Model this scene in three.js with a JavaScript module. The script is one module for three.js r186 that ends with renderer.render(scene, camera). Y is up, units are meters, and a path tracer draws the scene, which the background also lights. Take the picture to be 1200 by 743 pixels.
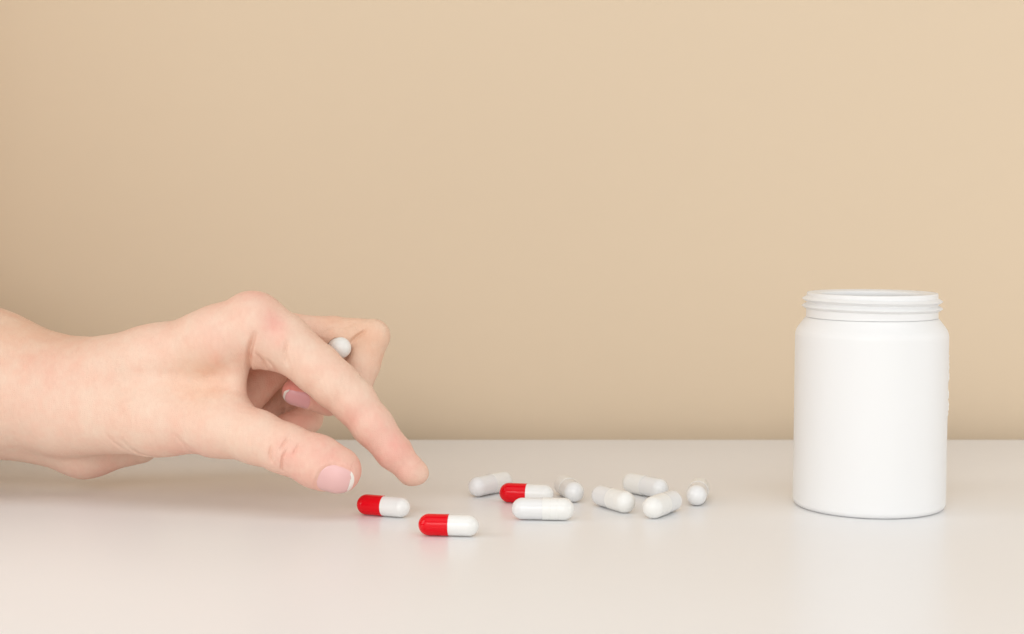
import * as THREE from 'three';
import { RectAreaLightUniformsLib } from 'three/addons/lights/RectAreaLightUniformsLib.js';
import { RoundedBoxGeometry } from 'three/addons/geometries/RoundedBoxGeometry.js';
import { mergeGeometries } from 'three/addons/utils/BufferGeometryUtils.js';

// ---------------------------------------------------------------- camera, light, exposure
const scene = new THREE.Scene();
scene.background = new THREE.Color(0, 0, 0);
const FOCAL = 1760, HORIZON = 242, CAM_H = 0.115;             // focal length and eye level in photo pixels (1200 x 743)
const camera = new THREE.PerspectiveCamera(2 * Math.atan(371.5 / FOCAL) * 180 / Math.PI, 1200 / 743, 0.02, 20);
const PITCH = Math.atan((371.5 - HORIZON) / FOCAL);
camera.position.set(0, CAM_H, 0);
camera.rotation.x = -PITCH;
camera.focus = 0.555;
camera.userData.fStop = 16;
scene.add(camera);

RectAreaLightUniformsLib.init();
function areaLight(name, color, intensity, w, h, from, to) {
  const l = new THREE.RectAreaLight(color, intensity, w, h);
  l.name = name; l.position.set(...from); l.lookAt(...to); scene.add(l);
  return l;
}
areaLight('window_light', new THREE.Color(1, 1, 1), 5.0, 0.9, 0.4, [-0.45, 0.75, 1.2], [0, 0.02, -0.55]);
areaLight('front_bounce_light', new THREE.Color(1, 0.995, 0.985), 1.85, 3.0, 1.1, [-0.1, 0.5, 0.95], [0.05, 0.1, -0.7]);  // unseen panel added in place of bounce from the front of the room
areaLight('ceiling_bounce_light', new THREE.Color(1, 0.995, 0.985), 1.5, 2.2, 1.2, [0.1, 1.4, 0.2], [0.1, 0, 0.15]);  // unseen panel added in place of ceiling bounce, not a lamp
areaLight('left_fill_light', new THREE.Color(1, 0.995, 0.985), 4.2, 0.6, 0.8, [-1.0, 0.5, -0.30], [-0.1, 0.15, 0.0]);  // unseen fill panel added to brighten the left side of the bottle
areaLight('right_fill_light', new THREE.Color(1, 0.995, 0.985), 2.5, 1.0, 0.7, [1.3, 0.4, -0.15], [0.2, 0.1, -0.7]);  // unseen fill panel added to lift the right of the wall

const renderer = new THREE.WebGLRenderer({ antialias: true });
renderer.toneMapping = THREE.LinearToneMapping;
renderer.toneMappingExposure = 0.9;
renderer.shadowMap.enabled = true;

// ---------------------------------------------------------------- helpers
const V = (x, y, z) => new THREE.Vector3(x, y, z);
function rng(seed) { let s = seed >>> 0; return () => { s = (s + 0x6d2b79f5) >>> 0; let t = s; t = Math.imul(t ^ (t >>> 15), t | 1); t ^= t + Math.imul(t ^ (t >>> 7), t | 61); return ((t ^ (t >>> 14)) >>> 0) / 4294967296; }; }
const cosP = Math.cos(PITCH), sinP = Math.sin(PITCH);
function ray(px, py) {
  const x = (px - 600) / FOCAL, y = -(py - 371.5) / FOCAL;
  return V(x, y * cosP - sinP, -cosP - y * sinP);
}
function at(px, py, depth) { const r = ray(px, py); return r.multiplyScalar(-depth / r.z).add(camera.position); }      // point at that distance in front of the camera
function onPlane(px, py, h) { const r = ray(px, py); return r.multiplyScalar((h - CAM_H) / r.y).add(camera.position); } // point at that height
function hash3(x, y, z) { let h = Math.imul(x, 374761393) ^ Math.imul(y, 668265263) ^ Math.imul(z, 2147483647 ^ 0x5bd1e995); h = Math.imul(h ^ (h >>> 13), 1274126177); return ((h ^ (h >>> 16)) >>> 0) / 4294967296; }
function noise3(x, y, z) {
  const xi = Math.floor(x), yi = Math.floor(y), zi = Math.floor(z), f = (t) => t * t * (3 - 2 * t), u = f(x - xi), v = f(y - yi), w = f(z - zi);
  const L = (a, b, t) => a + (b - a) * t, h = (i, j, k) => hash3(xi + i, yi + j, zi + k);
  return L(L(L(h(0, 0, 0), h(1, 0, 0), u), L(h(0, 1, 0), h(1, 1, 0), u), v), L(L(h(0, 0, 1), h(1, 0, 1), u), L(h(0, 1, 1), h(1, 1, 1), u), v), w) * 2 - 1;
}
function greyTexture(n, fn, repeat) {
  const d = new Uint8Array(n * n * 4);
  for (let j = 0; j < n; j++) for (let i = 0; i < n; i++) { const v = Math.max(0, Math.min(255, fn(i, j) * 255)), k = (j * n + i) * 4; d[k] = d[k + 1] = d[k + 2] = v; d[k + 3] = 255; }
  const t = new THREE.DataTexture(d, n, n);
  t.wrapS = t.wrapT = THREE.RepeatWrapping; t.magFilter = THREE.LinearFilter; t.minFilter = THREE.LinearFilter; t.repeat.set(repeat, repeat); t.needsUpdate = true;
  return t;
}
function wrapNoise(n, period, seed) {                          // tileable value noise on an n-texel tile
  const r = rng(seed), g = Array.from({ length: period * period }, () => r()), f = (t) => t * t * (3 - 2 * t);
  return (i, j) => {
    const x = i / n * period, y = j / n * period, xi = Math.floor(x), yi = Math.floor(y), u = f(x - xi), v = f(y - yi), G = (a, b) => g[((yi + b) % period) * period + (xi + a) % period];
    return (G(0, 0) * (1 - u) + G(1, 0) * u) * (1 - v) + (G(0, 1) * (1 - u) + G(1, 1) * u) * v;
  };
}
function tag(o, label, category, group) { o.userData.label = label; o.userData.category = category; if (group) o.userData.group = group; return o; }
function shadows(o) { o.traverse((m) => { if (m.isMesh) m.castShadow = m.receiveShadow = true; }); return o; }

// ---------------------------------------------------------------- setting: wall and table
function plaster() {
  const n = 512, a = wrapNoise(n, 128, 3), b = wrapNoise(n, 48, 4), c = wrapNoise(n, 8, 5);
  return greyTexture(n, (i, j) => 0.5 * a(i, j) + 0.3 * b(i, j) + 0.2 * c(i, j), 4);
}
const wallMat = new THREE.MeshStandardMaterial({ color: new THREE.Color().setRGB(0.70, 0.562, 0.405), roughness: 0.9, bumpMap: plaster(), bumpScale: 0.00015 });
const WALL_D = 0.750;
const wall = new THREE.Mesh(new THREE.BoxGeometry(3.4, 2.6, 0.12), wallMat);
wall.name = 'wall'; wall.position.set(0, 0.3, -WALL_D - 0.06); wall.userData.kind = 'structure'; scene.add(shadows(wall));

const tableMat = new THREE.MeshPhysicalMaterial({ color: new THREE.Color().setRGB(0.85, 0.848, 0.85), roughness: 0.34, specularIntensity: 0.8 });
{
  const n = 512, a = wrapNoise(n, 170, 13), b = wrapNoise(n, 40, 14);
  tableMat.roughnessMap = greyTexture(n, (i, j) => 0.8 + 0.12 * a(i, j) + 0.08 * b(i, j), 6);
  tableMat.bumpMap = greyTexture(n, (i, j) => 0.6 * a(i, j) + 0.4 * b(i, j), 10); tableMat.bumpScale = 0.00002;
}
const edge = onPlane(600, 515, 0).z, T0 = 0.35;               // far edge of the table, and how far it comes forward past the camera
const table = new THREE.Group(); table.name = 'table'; table.userData.kind = 'structure'; table.position.set(0, 0, (edge + T0) / 2); scene.add(table);
const top = new THREE.Mesh(new RoundedBoxGeometry(1.9, 0.026, T0 - edge, 4, 0.0012), tableMat);
top.name = 'tabletop'; top.position.y = -0.013; table.add(top); shadows(table);

// ---------------------------------------------------------------- bottle
const plastic = new THREE.MeshPhysicalMaterial({ color: new THREE.Color().setRGB(0.82, 0.82, 0.815), roughness: 0.42, specularIntensity: 0.7 });
const bottleAt = onPlane(1017.5, 591.5, 0);
const bottle = new THREE.Group(); bottle.name = 'pill_bottle'; bottle.position.copy(bottleAt); bottle.rotation.y = 0.4; bottle.scale.set(0.988, 1, 0.988); scene.add(bottle);
tag(bottle, 'open white plastic pill bottle with a threaded neck and no cap standing on the table', 'bottle');
{
  const P = [], arc = (cx, cy, r, a0, a1, n) => { for (let i = 0; i <= n; i++) { const a = a0 + (a1 - a0) * i / n; P.push(new THREE.Vector2(cx + r * Math.cos(a), cy + r * Math.sin(a))); } };
  P.push(new THREE.Vector2(0.0001, 0.0014), new THREE.Vector2(0.022, 0.0012), new THREE.Vector2(0.0245, 0.0003));
  arc(0.0268, 0.0024, 0.0024, -Math.PI / 2, 0, 8);
  P.push(new THREE.Vector2(0.0291, 0.02), new THREE.Vector2(0.0291, 0.055));
  arc(0.0231, 0.0655, 0.0060, 0, Math.PI * 0.21, 10);
  P.push(new THREE.Vector2(0.0258, 0.0718), new THREE.Vector2(0.0251, 0.0726), new THREE.Vector2(0.0246, 0.0730));
  P.push(new THREE.Vector2(0.0236, 0.0730), new THREE.Vector2(0.0236, 0.0710), new THREE.Vector2(0.0274, 0.0655), new THREE.Vector2(0.0277, 0.003), new THREE.Vector2(0.0001, 0.0028));
  const body = new THREE.Mesh(new THREE.LatheGeometry(P, 128), plastic); body.name = 'bottle_body'; bottle.add(body);
  // neck: a turned ring with a thread of two ridges standing out of it
  const nu = 256, prof = [];
  for (let i = 0; i <= 84; i++) prof.push([0.0250 - 0.0002 * i / 84, 0.0729 + (0.0818 - 0.0729) * i / 84, 1]);
  for (let i = 1; i <= 6; i++) { const a = i / 6 * Math.PI / 2; prof.push([0.0244 + 0.0004 * Math.cos(a), 0.0818 + 0.0004 * Math.sin(a), 0]); }
  prof.push([0.0238, 0.0822, 0], [0.0204, 0.0819, 0], [0.0197, 0.0815, 0], [0.0193, 0.0808, 0], [0.0193, 0.0795, 0], [0.0200, 0.078, 0], [0.0226, 0.0765, 0], [0.0234, 0.0729, 0]);
  const pos = [], idx = [];
  for (let j = 0; j < prof.length; j++) for (let i = 0; i <= nu; i++) {
    const a = i / nu * 2 * Math.PI; let [r, y, th] = prof[j];
    if (th) {
      let best = 0;
      for (const yc of [0.0767, 0.0794]) { const q = Math.abs(y - yc + 0.00036 * Math.cos(a - 0.4)) / 0.00105; if (q < 1) best = Math.max(best, Math.pow(1 - q, 0.75)); }
      r += 0.0018 * best;
    }
    pos.push(r * Math.cos(a), y, r * Math.sin(a));
  }
  for (let j = 0; j < prof.length - 1; j++) for (let i = 0; i < nu; i++) { const p = j * (nu + 1) + i, q = p + nu + 1; idx.push(p, q, p + 1, q, q + 1, p + 1); }
  const g = new THREE.BufferGeometry(); g.setAttribute('position', new THREE.Float32BufferAttribute(pos, 3)); g.setIndex(idx); g.computeVertexNormals();
  const nrm = g.attributes.normal;                              // close the seam's shading
  for (let j = 0; j < prof.length; j++) { const p = j * (nu + 1), q = p + nu; const n = V(nrm.getX(p) + nrm.getX(q), nrm.getY(p) + nrm.getY(q), nrm.getZ(p) + nrm.getZ(q)).normalize(); nrm.setXYZ(p, n.x, n.y, n.z); nrm.setXYZ(q, n.x, n.y, n.z); }
  const neck = new THREE.Mesh(g, plastic); neck.name = 'threaded_neck'; bottle.add(neck);
  // crumbs of old label glue on the side
  const R = rng(77), crumbs = [];
  for (let k = 0; k < 34; k++) {
    const s = 0.0003 + 0.0006 * R() * R(), e = new THREE.IcosahedronGeometry(1, 1), p = e.attributes.position;
    for (let i = 0; i < p.count; i++) { const w = 1 + 0.45 * noise3(p.getX(i) * 2 + k, p.getY(i) * 2, p.getZ(i) * 2); p.setXYZ(i, p.getX(i) * w, p.getY(i) * w, p.getZ(i) * w); }
    e.computeVertexNormals(); e.scale(s * 0.5, s * (1 + 1.6 * R()), s * 1.1);
    const a = (R() - 0.5) * 0.10, y = k < 24 ? 0.0535 + (R() - 0.5) * 0.009 : 0.036 + R() * 0.014;
    e.translate(0.0291, y, 0); e.rotateY(a - 0.4 - 0.22); crumbs.push(e.toNonIndexed ? e : e);
  }
  const glue = new THREE.Mesh(mergeGeometries(crumbs), new THREE.MeshStandardMaterial({ color: new THREE.Color().setRGB(0.85, 0.84, 0.82), roughness: 0.6 }));
  glue.name = 'glue_residue'; glue.userData.label = 'rough white specks of old glue on the right side of the bottle'; bottle.add(glue);
  shadows(bottle);
}

// ---------------------------------------------------------------- capsules
const CR = 0.00383, CL = 0.0214, BR = 0.00368, BIG = 1.075;    // cap radius, length, body radius; the white kind is a little larger
function shell(rr, length, ring, wall) {                       // half a capsule along +x, dome at the +x end, open at x = 0
  const P = [], N = 24;
  P.push(new THREE.Vector2(rr - wall, 0));
  P.push(new THREE.Vector2(rr - wall * 0.45, -0.00003), new THREE.Vector2(rr, 0.00006));
  if (ring) for (const c of ring) for (let i = 0; i <= 10; i++) { const t = i / 10; P.push(new THREE.Vector2(rr - 0.00007 * Math.pow(Math.sin(Math.PI * t), 2), c - 0.00045 + 0.0009 * t)); }
  P.push(new THREE.Vector2(rr, length - rr));
  for (let i = 1; i <= N; i++) { const a = i / N * Math.PI / 2; P.push(new THREE.Vector2(Math.max(rr * Math.cos(a), 1e-6), length - rr + rr * Math.sin(a))); }
  const g = new THREE.LatheGeometry(P, 48); g.rotateZ(-Math.PI / 2); return g;
}
const capLen = 0.0108;
const capPlain = shell(CR, capLen, null, 0.00014), capRinged = shell(CR, capLen, [0.0026, 0.0052], 0.00014), bodyShape = shell(BR, CL - capLen + 0.0012, null, 0.0001);
bodyShape.rotateY(Math.PI); bodyShape.translate(0.0012, 0, 0);
capRinged.scale(BIG, BIG, BIG);
const bodyLarge = bodyShape.clone().scale(BIG, BIG, BIG);
const M = {
  red: new THREE.MeshPhysicalMaterial({ color: new THREE.Color().setRGB(0.74, 0.002, 0.010), roughness: 0.12, specularIntensity: 0.45 }),
  white: new THREE.MeshPhysicalMaterial({ color: new THREE.Color().setRGB(0.82, 0.815, 0.79), roughness: 0.25 }),
  cream: new THREE.MeshPhysicalMaterial({ color: new THREE.Color().setRGB(0.82, 0.815, 0.785), roughness: 0.28 }),
  grey: new THREE.MeshPhysicalMaterial({ color: new THREE.Color().setRGB(0.785, 0.786, 0.782), roughness: 0.2 }),
};
function makeCapsule(name, capM, bodyM, ringed) {
  const o = new THREE.Group(); o.name = name;
  const c = new THREE.Mesh(ringed ? capRinged : capPlain, capM); c.name = 'cap'; o.add(c);
  const b = new THREE.Mesh(ringed ? bodyLarge : bodyShape, bodyM); b.name = 'body'; o.add(b);
  return shadows(o);
}
const redCapsule = makeCapsule('capsule', M.red, M.white, false), whiteCapsule = makeCapsule('capsule', M.cream, M.grey, true);
let capsuleCount = 0;
function placeCapsule(proto, capPx, bodyPx, label, group, roll = 0) {
  const o = proto.clone(); o.name = capsuleCount ? 'capsule_' + String(capsuleCount).padStart(3, '0') : 'capsule'; capsuleCount++;
  const h = proto === whiteCapsule ? CR * BIG : CR, a = onPlane(...capPx, h), b = onPlane(...bodyPx, h), dir = a.clone().sub(b).normalize();
  o.position.copy(a).add(b).multiplyScalar(0.5); o.position.y = h + 0.00002;
  o.rotation.set(roll, Math.atan2(-dir.z, dir.x), 0, 'YXZ');
  scene.add(o); return tag(o, label, 'capsule', group);
}
const G1 = 'red and white capsules lying on the table', G2 = 'white capsules lying on the table';
placeCapsule(redCapsule, [430, 591.3], [469.3, 594.6], 'red and white capsule lying on the table just below the thumb tip', G1);
placeCapsule(redCapsule, [502.7, 614.8], [549.4, 616], 'red and white capsule nearest to the front edge of the photo, lying alone', G1);
placeCapsule(redCapsule, [599, 577.5], [635.6, 579], 'red and white capsule lying behind a white capsule in the scattered group', G1);
placeCapsule(whiteCapsule, [658.5, 596.6], [613.5, 596], 'white capsule lying crosswise in front of the red and white one it partly hides', G2, 0.3);
placeCapsule(whiteCapsule, [590.4, 563.8], [558.6, 570.5], 'white capsule leftmost in the scattered group, grey end to the left', G2, 1.1);
placeCapsule(whiteCapsule, [659.5, 567.1], [674.3, 577.5], 'white capsule pointing towards the viewer just right of the red and white one', G2, 2);
placeCapsule(whiteCapsule, [734.3, 589], [702.7, 580], 'white capsule in the middle of the group with its grey end to the left', G2, 3);
placeCapsule(whiteCapsule, [737.6, 565.3], [775.6, 573], 'white capsule farthest back on the right with its grey end to the right', G2, 4);
placeCapsule(whiteCapsule, [763.4, 595.5], [789.3, 586], 'white capsule with its ringed white end towards the viewer and grey end behind right', G2, 5);
placeCapsule(whiteCapsule, [820.3, 569.7], [815.4, 582.6], 'white capsule standing apart nearest to the bottle, end on to the viewer', G2, 6);

// ---------------------------------------------------------------- the hand: one skin meshed from a distance field (millimetres)
const mm = (v) => v.multiplyScalar(1000);
const J = (px, py, d, r) => { const p = mm(at(px, py, d / 1000)); return { x: p.x, y: p.y, z: p.z, r: (r ?? 0) * d / FOCAL }; };
const heldTip = mm(at(399, 407.5, 0.5795)), heldDir = V(0.34, 0.14, 0.93).normalize(), heldEnd = heldTip.clone().addScaledVector(heldDir, -BIG * (CL * 1000 - 2 * 3.83));

function roundCone(a, b) {
  const bx = b.x - a.x, by = b.y - a.y, bz = b.z - a.z, l2 = bx * bx + by * by + bz * bz, rr = a.r - b.r, a2 = l2 - rr * rr, il2 = 1 / l2, ax = a.x, ay = a.y, az = a.z, r1 = a.r, r2 = b.r;
  const sg = Math.sign(rr);
  const f = (x, y, z) => {
    const px = x - ax, py = y - ay, pz = z - az, yy = px * bx + py * by + pz * bz, zz = yy - l2;
    const qx = px * l2 - bx * yy, qy = py * l2 - by * yy, qz = pz * l2 - bz * yy, x2 = qx * qx + qy * qy + qz * qz, y2 = yy * yy * l2, z2 = zz * zz * l2, k = sg * rr * rr * x2;
    if (Math.sign(zz) * a2 * z2 > k) return Math.sqrt(x2 + z2) * il2 - r2;
    if (Math.sign(yy) * a2 * y2 < k) return Math.sqrt(x2 + y2) * il2 - r1;
    return (Math.sqrt(x2 * a2 * il2) + yy * rr) * il2 - r1;
  };
  f.ball = [ax + bx / 2, ay + by / 2, az + bz / 2, Math.sqrt(l2) / 2 + Math.max(r1, r2)];
  return f;
}
function roundTri(a, b, c, r) {
  const A = V(a.x, a.y, a.z), B = V(b.x, b.y, b.z), C = V(c.x, c.y, c.z), T = new THREE.Triangle(A, B, C), p = V(0, 0, 0), q = V(0, 0, 0);
  const f = (x, y, z) => { p.set(x, y, z); T.closestPointToPoint(p, q); return q.distanceTo(p) - r; }, m = A.clone().add(B).add(C).divideScalar(3);
  f.ball = [m.x, m.y, m.z, Math.max(m.distanceTo(A), m.distanceTo(B), m.distanceTo(C)) + r];
  return f;
}
const chain = (...js) => { const out = []; for (let i = 0; i + 1 < js.length; i++) out.push(roundCone(js[i], js[i + 1])); return out; };
function smin(a, b, k) { const h = k - Math.abs(a - b); return (a < b ? a : b) - (h > 0 ? h * h / (4 * k) : 0); }
function sminAll(list, k) {                                     // pieces whose bounding ball is too far away to matter are skipped
  return (x, y, z) => {
    let d = 1e9;
    for (const f of list) { const b = f.ball, e = d + k + b[3]; if (d < 1e8 && (e < 0 || (x - b[0]) ** 2 + (y - b[1]) ** 2 + (z - b[2]) ** 2 > e * e)) continue; d = smin(d, f(x, y, z), k); }
    return d;
  };
}

const palm = sminAll([
  ...chain(J(-150, 409, 597, 92), J(-25, 446, 594, 84), J(85, 465, 588, 65)),
  ...chain(J(80, 453, 584, 54), J(180, 423, 572, 39), J(250, 399, 566, 35), J(294, 379, 564, 37)),
  roundTri(J(95, 455, 590), J(290, 392, 570), J(285, 410, 614), 9.0),
  roundTri(J(95, 455, 590), J(285, 410, 614), J(100, 485, 606), 9.5),
  ...chain(J(80, 482, 582, 52), J(185, 487, 567, 44), J(258, 498, 559, 35)),
  roundTri(J(160, 440, 571), J(276, 412, 567), J(275, 480, 561), 4.2),
  ...chain(J(20, 494, 598, 44), J(100, 526, 596, 31), J(165, 522, 598, 21)),
], 7);
const fingers = [
  { js: [J(258, 498, 559, 35), J(300, 512, 552, 31), J(335, 526, 549, 29), J(372, 541, 546, 30.5), J(396, 551, 545, 27.5)], k: 2.5 },                                            // thumb
  { js: [J(300, 384, 564, 37), J(330, 398, 563, 32), J(372, 432, 562, 29), J(392, 450, 561, 28), J(414, 470, 561, 26.5), J(436, 498, 560, 24.5), J(461, 529, 559, 20.5), J(482, 552, 559, 16), J(490, 555, 559, 12.5)], k: 2.0, extra: chain(J(302, 406, 566, 26), J(338, 417, 564, 21)) }, // index
  { js: [J(303, 386, 587, 27), J(345, 389, 588, 20.5), J(390, 391, 589, 20), J(437, 394, 589, 19.5)], k: 1.6, more: chain(J(437, 394, 589, 19.5), J(425, 428, 587, 20), J(414, 463, 583, 19)), end: [...chain(J(414, 463, 583, 19), J(385, 468, 581, 18.5), J(347, 459, 578, 16.5)), ...chain(J(388, 396, 593, 19), J(418, 436, 592, 19))] },  // middle
  { js: [J(300, 394, 607, 26), J(340, 403, 609, 18), J(378, 430, 608, 17)], k: 1.6, more: [...chain(J(378, 430, 608, 17), J(361, 491, 603, 16.5), J(322, 506, 598, 16)), ...chain(J(332, 418, 604, 22), J(292, 462, 600, 22))] },                                // ring
  { js: [J(288, 410, 622, 24), J(320, 425, 625, 15.5), J(348, 445, 622, 17)], k: 1.6, more: [...chain(J(348, 445, 622, 17), J(318, 484, 612, 18), J(300, 490, 610, 15)), ...chain(J(352, 455, 616, 15), J(345, 492, 612, 16))] },                            // little
].map((f) => ({ f: sminAll([...chain(...f.js), ...(f.extra ?? []), ...(f.more ?? []), ...(f.end ?? [])], f.k), base: f.js[0] }));
const held = roundCone({ x: heldTip.x, y: heldTip.y, z: heldTip.z, r: 3.83 * BIG }, { x: heldEnd.x, y: heldEnd.y, z: heldEnd.z, r: 3.829 * BIG });

// nails: a frame on the surface (u along the finger to the tip, v across, n out), a rounded outline and a sunken rim
const nailSpec = [
  { name: 'thumb', c: J(395.5, 556.5, 545), tip: J(414.5, 562, 545.5), n: V(-0.02, -0.24, 1), w: 13.4, l: 13.2, label: 'pale pink thumb nail with a white free edge' },
  { name: 'middle', c: J(350, 464, 578), tip: J(330, 459.5, 577), n: V(-0.12, -0.35, 1), w: 8.8, l: 11.0, label: 'pink nail of the curled finger behind the index finger' },
  { name: 'index', c: J(474, 541, 559), tip: J(486, 556, 559), n: V(0.74, 0.52, -1.0), w: 8.0, l: 11.0, label: 'nail of the index finger seen edge on' },
];
function outline(u, v, w, l) {                                  // signed distance to the nail's plan, u towards the tip
  const rc = w * 0.42, bu = Math.abs(u) - l / 2 + rc, bv = Math.abs(v) - w / 2 + rc;
  return Math.hypot(Math.max(bu, 0), Math.max(bv, 0)) + Math.min(Math.max(bu, bv), 0) - rc;
}
function bare(x, y, z) {
  let d = palm(x, y, z), fd = 1e9;
  for (const f of fingers) {
    const e = f.f(x, y, z);
    if (e > d + 12 && e > fd) continue;
    const b = f.base, t = Math.min(1, Math.max(0, (Math.hypot(x - b.x, y - b.y, z - b.z) - 9) / 13)), k = 7 + (0.7 - 7) * t * t * (3 - 2 * t);
    d = smin(d, e, k);
  }
  return d;
}
const nails = nailSpec.map((s) => {
  const c = V(s.c.x, s.c.y, s.c.z), n = s.n.clone().normalize(), u = V(s.tip.x, s.tip.y, s.tip.z).sub(c); u.addScaledVector(n, -u.dot(n)).normalize();
  return { ...s, c, n, u, v: n.clone().cross(u) };
});
// creases: short lines (photo pixels at one distance) pressed into the skin
const creaseSpec = [
  // thumb joint
  [[[321, 517], [318, 530], [322, 541]], 545, 0.5, 0.72], [[[342, 508], [335, 517], [330, 527]], 545, 0.5, 0.62], [[[340, 522], [334, 533], [332, 546], [334, 552]], 545, 0.5, 0.8], [[[353, 516], [349, 525], [345, 531]], 545, 0.45, 0.55],
  [[[345, 540], [341, 548]], 545, 0.4, 0.12], [[[327, 510], [321, 518]], 545, 0.4, 0.12],
  // web and base of the index finger
  [[[303, 386], [298, 398], [293, 412], [289, 428], [288, 440]], 556, 0.95, 2.1], [[[338, 398], [335, 413], [338, 430]], 555, 0.85, 0.8], [[[299, 410], [308, 423], [310, 436]], 556, 0.75, 0.8], [[[312, 420], [320, 430], [322, 438]], 556, 0.75, 0.6],
  // index joints
  [[[396, 456], [402, 450], [411, 444]], 552, 0.4, 0.09], [[[392, 453], [398, 447], [407, 441]], 552, 0.35, 0.07], [[[440, 508], [450, 501]], 552, 0.35, 0.07], [[[436, 503], [445, 497]], 552, 0.3, 0.06],
  // folds over the thumb's ball
  [[[140, 512], [148, 524], [160, 535], [175, 540]], 556, 0.9, 0.5], [[[205, 505], [214, 518], [228, 532]], 553, 0.8, 0.45], [[[213, 520], [222, 532], [236, 537]], 553, 0.5, 0.3], [[[150, 528], [166, 537], [190, 540]], 556, 0.6, 0.3], [[[120, 505], [133, 520], [150, 533]], 558, 0.8, 0.32],
  [[[265, 428], [252, 438], [236, 441]], 556, 2.4, 0.5],
  // the curled finger
  [[[374, 394], [390, 386], [408, 382], [422, 377]], 582, 0.9, 0.5], [[[409, 404], [417, 396], [429, 387]], 582, 0.8, 1.5], [[[352, 389], [380, 398]], 582, 0.5, 0.3],
  [[[320, 487], [335, 484], [352, 487]], 596, 0.4, 0.3],
].map(([pts, d, w, depth]) => { const p = pts.map(([x, y]) => J(x, y, d)), z0 = p[0].z; let lo = [1e9, 1e9], hi = [-1e9, -1e9]; for (const q of p) { lo = [Math.min(lo[0], q.x), Math.min(lo[1], q.y)]; hi = [Math.max(hi[0], q.x), Math.max(hi[1], q.y)]; } return { p, w, depth, z0, lo, hi }; });
function detail(x, y, z) {
  let g = 0;
  for (const c of creaseSpec) {
    const m = c.w * 2.6;
    if (x < c.lo[0] - m || x > c.hi[0] + m || y < c.lo[1] - m || y > c.hi[1] + m || Math.abs(z - c.z0) > 16) continue;
    let best = 1e9, along = 0; const n = c.p.length - 1;
    for (let i = 0; i < n; i++) {
      const a = c.p[i], b = c.p[i + 1], bx = b.x - a.x, by = b.y - a.y, t = Math.min(1, Math.max(0, ((x - a.x) * bx + (y - a.y) * by) / (bx * bx + by * by))), e = Math.hypot(x - a.x - t * bx, y - a.y - t * by);
      if (e < best) { best = e; along = (i + t) / n; }
    }
    const taper = Math.min(1, 4 * along * (1 - along) + 0.08);
    g += c.depth * taper * Math.exp(-(best * best) / (c.w * c.w));
  }
  return g;
}
function skin(x, y, z) {
  let d = bare(x, y, z);
  if (d > 4 || d < -4) return d;
  d += detail(x, y, z) + 0.05 * noise3(x / 1.1 + y * 0.25, y / 3.6 - x * 0.08, z / 3) + 0.16 * noise3(x / 6, y / 9, z / 7);
  for (const s of nails) {
    const px = x - s.c.x, py = y - s.c.y, pz = z - s.c.z, h = px * s.n.x + py * s.n.y + pz * s.n.z;
    if (h < -5 || h > 12) continue;
    const u = px * s.u.x + py * s.u.y + pz * s.u.z, v = px * s.v.x + py * s.v.y + pz * s.v.z, o = outline(u, v, s.w, s.l);
    if (o > 4) continue;
    const f = Math.min(1, Math.max(0, (h + 5) / 3));
    d += f * (0.16 * (1 - THREE.MathUtils.smoothstep(o, -0.5, 0.4)) - (u < s.l * 0.3 ? 0.26 : 0.05) * Math.exp(-Math.pow((o - 1.0) / 0.9, 2)));   // bed set in, soft fold standing round it
  }
  d = smin(d, 1e9, 1);
  const h = -(held(x, y, z) - 0.03);
  return d > h ? d : h;
}
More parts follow.
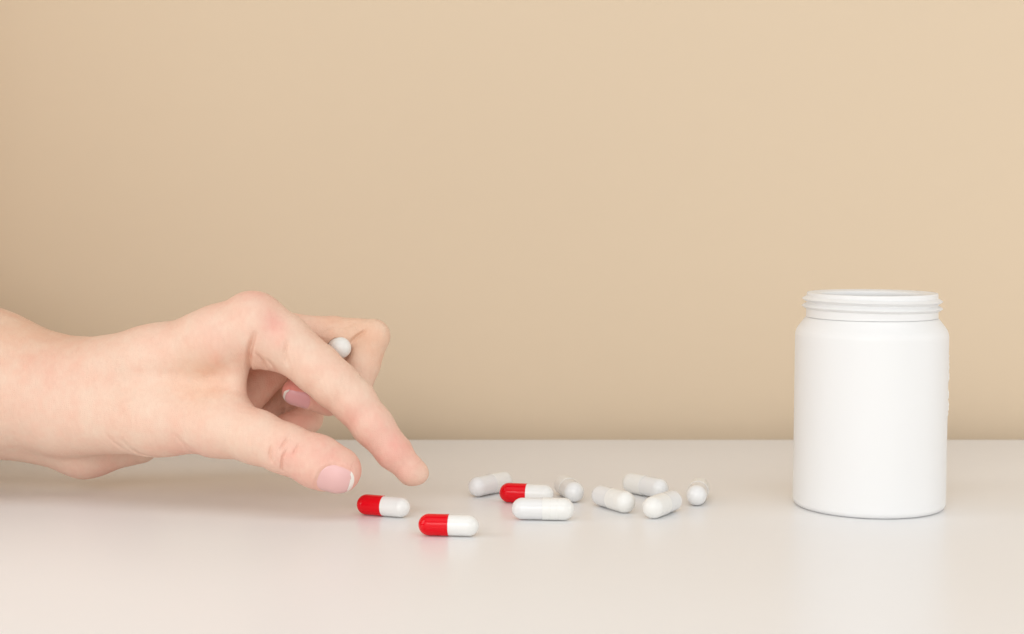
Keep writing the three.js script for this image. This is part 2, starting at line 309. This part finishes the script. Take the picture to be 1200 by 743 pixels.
function buildSkin(cell, field) {
  const lo = [-385, 5, -660], hi = [-20, 95, -520].map((v) => v);
  lo[0] = J(-262, 400, 600).x; hi[0] = J(515, 500, 555).x; hi[1] = J(0, 250, 600).y; lo[1] = J(100, 590, 600).y;
  const C = 6, n = [0, 1, 2].map((i) => Math.ceil((hi[i] - lo[i]) / cell / C) * C + 1), [nx, ny, nz] = n;
  const D = new Float32Array(nx * ny * nz).fill(9), id = (i, j, k) => i + nx * (j + ny * k);
  const big = cell * C * 0.9 + 1.0;
  for (let k = 0; k < nz - 1; k += C) for (let j = 0; j < ny - 1; j += C) for (let i = 0; i < nx - 1; i += C) {
    const d = bare(lo[0] + (i + C / 2) * cell, lo[1] + (j + C / 2) * cell, lo[2] + (k + C / 2) * cell), near = Math.abs(d) < big + 1.2;
    for (let c = 0; c <= C; c++) for (let b = 0; b <= C; b++) for (let a = 0; a <= C; a++) {
      const q = id(i + a, j + b, k + c);
      if (near) { if (D[q] === 9 || Math.abs(D[q]) === 8) D[q] = field(lo[0] + (i + a) * cell, lo[1] + (j + b) * cell, lo[2] + (k + c) * cell); } else if (D[q] === 9) D[q] = d > 0 ? 8 : -8;
    }
  }
  const map = new Int32Array(nx * ny * nz).fill(-1), pos = [], idx = [];
  for (let k = 0; k < nz - 1; k++) for (let j = 0; j < ny - 1; j++) for (let i = 0; i < nx - 1; i++) {
    const q = id(i, j, k); let mask = 0, v = [];
    for (let c = 0; c < 8; c++) { const e = D[q + (c & 1) + nx * (((c >> 1) & 1) + ny * (c >> 2))]; v.push(e); if (e < 0) mask |= 1 << c; }
    if (mask === 0 || mask === 255) continue;
    let sx = 0, sy = 0, sz = 0, m = 0;
    for (let a = 0; a < 8; a++) for (let bit = 1; bit < 8; bit <<= 1) {
      if (a & bit) continue; const b = a | bit;
      if ((v[a] < 0) === (v[b] < 0)) continue;
      const t = v[a] / (v[a] - v[b]);
      sx += (a & 1) + (bit === 1 ? t : 0); sy += ((a >> 1) & 1) + (bit === 2 ? t : 0); sz += (a >> 2) + (bit === 4 ? t : 0); m++;
    }
    map[q] = pos.length / 3; pos.push(lo[0] + (i + sx / m) * cell, lo[1] + (j + sy / m) * cell, lo[2] + (k + sz / m) * cell);
  }
  const quad = (a, b, c, d, flip) => { if (a < 0 || b < 0 || c < 0 || d < 0) return; if (flip) idx.push(a, c, b, a, d, c); else idx.push(a, b, c, a, c, d); };
  for (let k = 1; k < nz - 1; k++) for (let j = 1; j < ny - 1; j++) for (let i = 1; i < nx - 1; i++) {
    const q = id(i, j, k), s = D[q] < 0, X = 1, Y = nx, Z = nx * ny;
    if (s !== D[q + X] < 0) quad(map[q - Y - Z], map[q - Z], map[q], map[q - Y], !s);
    if (s !== D[q + Y] < 0) quad(map[q - X - Z], map[q - X], map[q], map[q - Z], !s);
    if (s !== D[q + Z] < 0) quad(map[q - X - Y], map[q - Y], map[q], map[q - X], !s);
  }
  return { pos: new Float32Array(pos), idx };
}
function gradient(f, x, y, z, e, out) {
  const a = f(x + e, y - e, z - e), b = f(x - e, y - e, z + e), c = f(x - e, y + e, z - e), d = f(x + e, y + e, z + e);
  return out.set(a - b - c + d, -a - b + c + d, -a + b - c + d).multiplyScalar(1 / (4 * e));
}
const { pos: SP, idx: SI } = buildSkin(0.42, skin);
const origin = J(120, 470, 585), SN = new Float32Array(SP.length), SC = new Float32Array(SP.length), SU = new Float32Array(SP.length / 3 * 2);
// skin tones: blood over joints and finger ends, shade painted in hollow and edges
const BASE = [0.815, 0.565, 0.44], PINK = [0.80, 0.40, 0.33], OCHRE_SHADE = [0.77, 0.50, 0.34], PALM_SHADE = [0.80, 0.43, 0.32];  // last two tones carry painted shade; palm skin is also somewhat redder
const tones = [
  [J(321, 376, 553), 4.2, 0.75, PINK], [J(322, 396, 553), 4.5, 0.3, PINK], [J(300, 345, 560), 7, 0.35, PINK], [J(455, 522, 553), 10, 0.8, PINK], [J(478, 552, 553), 7, 0.45, PINK], [J(420, 490, 554), 8, 0.4, PINK],
  [J(385, 530, 540), 9, 0.55, PINK], [J(415, 560, 541), 8, 0.8, PINK], [J(340, 535, 541), 8, 0.5, PINK], [J(365, 570, 541), 9, 0.5, PINK], [J(338, 460, 573), 9, 1.2, [0.78, 0.30, 0.26]], [J(390, 478, 575), 8, 0.7, PINK], [J(345, 490, 594), 10, 0.6, PINK],
  [J(320, 445, 594), 26, 0.8, PALM_SHADE], [J(15, 395, 585), 22, 0.5, OCHRE_SHADE], [J(70, 400, 575), 16, 0.35, OCHRE_SHADE], [J(330, 432, 568), 6, 0.5, PINK],  // warm shade of the hollow and darker wrist top put into the colour
  [J(235, 440, 555), 11, 0.5, OCHRE_SHADE], [J(410, 380, 582), 14, 0.55, OCHRE_SHADE], [J(445, 400, 584), 12, 0.4, OCHRE_SHADE], [J(120, 545, 598), 12, 0.5, PINK], [J(225, 535, 556), 10, 0.35, PINK], [J(50, 425, 566), 16, 0.25, PINK], [J(260, 395, 556), 12, 0.2, PINK],  // ochre spots paint shade into the web dip and finger edges
];
{
  const n = V(0, 0, 0);
  for (let i = 0; i < SP.length; i += 3) {
    let x = SP[i], y = SP[i + 1], z = SP[i + 2];
    for (let it = 0; it < 1; it++) { gradient(skin, x, y, z, 0.12, n); const d = skin(x, y, z), g = Math.max(0.3, n.lengthSq()), s = Math.max(-0.3, Math.min(0.3, d / g)); x -= n.x * s; y -= n.y * s; z -= n.z * s; }
    gradient(skin, x, y, z, 0.16, n).normalize();
    SP[i] = (x - origin.x) / 1000; SP[i + 1] = (y - origin.y) / 1000; SP[i + 2] = (z - origin.z) / 1000;
    SN[i] = n.x; SN[i + 1] = n.y; SN[i + 2] = n.z;
    const m = 0.5 * noise3(x / 5, y / 5, z / 5) + 0.3 * noise3(x / 1.8, y / 1.8, z / 1.8), f = noise3(x / 0.7, y / 2.2, z / 0.7);
    const c = [...BASE];
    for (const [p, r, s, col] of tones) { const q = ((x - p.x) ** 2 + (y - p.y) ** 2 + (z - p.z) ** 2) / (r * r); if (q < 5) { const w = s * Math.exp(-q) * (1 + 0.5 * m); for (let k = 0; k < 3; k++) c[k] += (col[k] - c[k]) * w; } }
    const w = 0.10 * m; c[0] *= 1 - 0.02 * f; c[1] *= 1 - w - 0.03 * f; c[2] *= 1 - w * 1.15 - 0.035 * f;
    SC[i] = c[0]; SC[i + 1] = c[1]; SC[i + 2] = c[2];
    const j = i / 3 * 2; SU[j] = (x * 0.94 + z * 0.34) / 1000; SU[j + 1] = (y * 0.94 + z * 0.34) / 1000;
  }
}
function skinRelief() {                                         // small lozenges and pores, one tile is 16 mm
  const n = 512, R = rng(21), pts = [], K = 22;
  for (let j = 0; j < K; j++) for (let i = 0; i < K; i++) pts.push([(i + 0.15 + 0.7 * R()) / K, (j + 0.15 + 0.7 * R()) / K]);
  const soft = wrapNoise(n, 64, 22);
  return greyTexture(n, (a, b) => {
    const x = a / n, y = b / n, ci = Math.floor(x * K), cj = Math.floor(y * K); let d1 = 9, d2 = 9;
    for (let j = -1; j <= 1; j++) for (let i = -1; i <= 1; i++) { const p = pts[((cj + j + K) % K) * K + (ci + i + K) % K]; let dx = Math.abs(x - p[0]), dy = Math.abs(y - p[1]); dx = Math.min(dx, 1 - dx); dy = Math.min(dy, 1 - dy); const d = Math.hypot(dx, dy) * K; if (d < d1) { d2 = d1; d1 = d; } else if (d < d2) d2 = d; }
    return Math.min(1, (d2 - d1) * 1.6) * 0.7 + 0.3 * soft(a, b);
  }, 1 / 0.016);
}
const skinMat = new THREE.MeshPhysicalMaterial({ vertexColors: true, roughness: 0.58, specularIntensity: 0.55, sheen: 0.06, sheenColor: new THREE.Color().setRGB(1, 0.75, 0.62), sheenRoughness: 0.5, bumpMap: skinRelief(), bumpScale: 0.00009 });
const skinGeo = new THREE.BufferGeometry();
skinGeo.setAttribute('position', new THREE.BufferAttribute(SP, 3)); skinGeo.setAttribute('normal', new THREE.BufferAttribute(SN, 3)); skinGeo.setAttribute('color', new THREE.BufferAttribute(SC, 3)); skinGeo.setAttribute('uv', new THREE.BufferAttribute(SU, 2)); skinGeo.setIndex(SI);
const hand = new THREE.Mesh(skinGeo, skinMat); hand.name = 'hand'; hand.position.set(origin.x / 1000, origin.y / 1000, origin.z / 1000); scene.add(hand);
tag(hand, 'bare hand reaching in from the left with its index finger pointing down at the capsules', 'hand');

const nailMat = new THREE.MeshPhysicalMaterial({ color: new THREE.Color().setRGB(0.80, 0.49, 0.47), roughness: 0.2, specularIntensity: 0.8, clearcoat: 0.15, clearcoatRoughness: 0.3 });
const shadedNailMat = nailMat.clone(); shadedNailMat.color.setRGB(0.76, 0.40, 0.41);  // same nail with shade mixed into its colour, for the curled finger
const edgeMat = new THREE.MeshPhysicalMaterial({ color: new THREE.Color().setRGB(0.86, 0.82, 0.76), roughness: 0.35 });
for (const s of nails) {
  const N = 44, white = s.l * 0.5 - (s.name === 'thumb' ? 1.35 : 1.0);
  const hit = (u, v) => {                                       // down onto the nail bed
    const p = s.c.clone().addScaledVector(s.u, u).addScaledVector(s.v, v).addScaledVector(s.n, 9);
    for (let i = 0; i < 60; i++) { const d = bare(p.x, p.y, p.z); if (d < 0.01) break; p.addScaledVector(s.n, -Math.max(d * 0.8, 0.01)); if (p.clone().sub(s.c).dot(s.n) < -7) break; }
    return p;
  };
  const build = (inside, lift) => {
    const top = [], idx = [], at2 = new Map(), key = (i, j) => i * 1000 + j, step = 1 / N;
    const uv = [];
    const get = (i, j) => {
      if (at2.has(key(i, j))) return at2.get(key(i, j));
      // square grid squeezed into the rounded outline
      let u = (i / N * 2 - 1), v = (j / N * 2 - 1);
      const e = 3.2, m = Math.max(Math.abs(u), Math.abs(v)), q = Math.pow(Math.pow(Math.abs(u), e) + Math.pow(Math.abs(v), e), 1 / e), sc = q > 0 ? m / q : 1; u *= sc * s.l / 2; v *= sc * s.w / 2;
      const p = hit(u, v), o = outline(u, v, s.w, s.l), sink = Math.max(0, 1 + Math.min(0, o) / 0.7);
      p.addScaledVector(s.n, lift - (u < s.l * 0.3 ? 0.25 : 0.06) * sink * sink + (u > white ? 0.1 * (u - white) / 1.5 : 0));
      const k = top.length; top.push([p, u]); at2.set(key(i, j), k); return k;
    };
    for (let i = 0; i < N; i++) for (let j = 0; j < N; j++) {
      const a = get(i, j), b = get(i + 1, j), c = get(i + 1, j + 1), d = get(i, j + 1), mid = (top[a][1] + top[b][1] + top[c][1] + top[d][1]) / 4, vj = (j + 0.5) / N * 2 - 1;
      if (inside(mid, vj)) idx.push(a, b, c, a, c, d);
    }
    const g = new THREE.BufferGeometry(), n = top.length, P = new Float32Array(n * 6);
    top.forEach(([p], k) => { const o = V(origin.x, origin.y, origin.z), a = p.clone().sub(o).divideScalar(1000), b = p.clone().addScaledVector(s.n, -0.35).sub(o).divideScalar(1000); a.toArray(P, k * 3); b.toArray(P, (n + k) * 3); });
    // close the sheet: underside and rim
    const edges = new Map(), full = [...idx];
    for (let t = 0; t < idx.length; t += 3) for (let e = 0; e < 3; e++) { const a = idx[t + e], b = idx[t + (e + 1) % 3], r = b + '_' + a; if (edges.has(r)) edges.delete(r); else edges.set(a + '_' + b, [a, b]); }
    for (let t = 0; t < idx.length; t += 3) full.push(n + idx[t], n + idx[t + 2], n + idx[t + 1]);
    for (const [a, b] of edges.values()) full.push(a, n + a, b, b, n + a, n + b);
    g.setAttribute('position', new THREE.BufferAttribute(P, 3)); g.setIndex(full); g.computeVertexNormals();
    return g;
  };
  const arcAt = (v) => white - 1.1 * v * v;                      // the white edge follows the tip's curve
  const nail = new THREE.Mesh(build((u, v) => u < arcAt(v), 0.05), s.name === 'middle' ? shadedNailMat : nailMat); nail.name = 'fingernail'; nail.userData.label = s.label; hand.add(nail);
  const rim = new THREE.Mesh(build((u, v) => u >= arcAt(v), 0.06), edgeMat); rim.name = 'nail_edge'; nail.add(rim);
}
// unseen cloth tube added round the arm, shading and warming the wall
{
  const path = new THREE.CatmullRomCurve3([J(-115, 420, 597), J(-230, 387, 599), J(-400, 345, 598), J(-520, 280, 592), J(-580, 60, 585), J(-600, -300, 575), J(-590, -640, 570)].map((q) => V(q.x - origin.x, q.y - origin.y, q.z - origin.z).divideScalar(1000)));
  const NU = 72, NV = 110, P = [], I = [], fr = path.computeFrenetFrames(NV, false);
  for (let wall2 = 0; wall2 < 2; wall2++) for (let j = 0; j <= NV; j++) {
    const t = wall2 ? 1 - j / NV : j / NV, c = path.getPointAt(t), k = Math.round(t * NV), base = 0.050 + 0.028 * THREE.MathUtils.smoothstep(t, 0, 0.35) + 0.012 * t - (wall2 ? 0.0018 : 0);
    for (let i = 0; i <= NU; i++) {
      const a = i / NU * 2 * Math.PI, ca = Math.cos(a), sa = Math.sin(a), r = base * (1 + 0.05 * noise3(ca * 1.6 + t * 3, sa * 1.6, t * 17) + 0.02 * noise3(ca * 4, sa * 4 + 9, t * 40)), n = fr.normals[k], b = fr.binormals[k];
      P.push(c.x + r * (ca * n.x + sa * b.x), c.y + r * (ca * n.y + sa * b.y), c.z + r * (ca * n.z + sa * b.z));
    }
  }
  for (let j = 0; j < 2 * NV + 1; j++) for (let i = 0; i < NU; i++) { const p = j * (NU + 1) + i, q = p + NU + 1; I.push(p, p + 1, q, q, p + 1, q + 1); }
  const g = new THREE.BufferGeometry(); g.setAttribute('position', new THREE.Float32BufferAttribute(P, 3)); g.setIndex(I); g.computeVertexNormals();
  const added_sleeve = new THREE.Mesh(g, new THREE.MeshStandardMaterial({ color: new THREE.Color().setRGB(0.62, 0.41, 0.17), roughness: 0.95 })); added_sleeve.name = 'added_sleeve'; hand.add(added_sleeve);
}
shadows(hand);

// the capsule held in the crook of the curled finger
const heldOne = whiteCapsule.clone(); heldOne.name = 'capsule_' + String(capsuleCount).padStart(3, '0');
heldOne.position.copy(heldTip).add(heldEnd).multiplyScalar(0.0005);
heldOne.quaternion.setFromUnitVectors(V(1, 0, 0), heldDir); scene.add(heldOne);
tag(heldOne, 'white capsule held in the crook of the curled finger behind the index finger', 'capsule');

renderer.render(scene, camera);
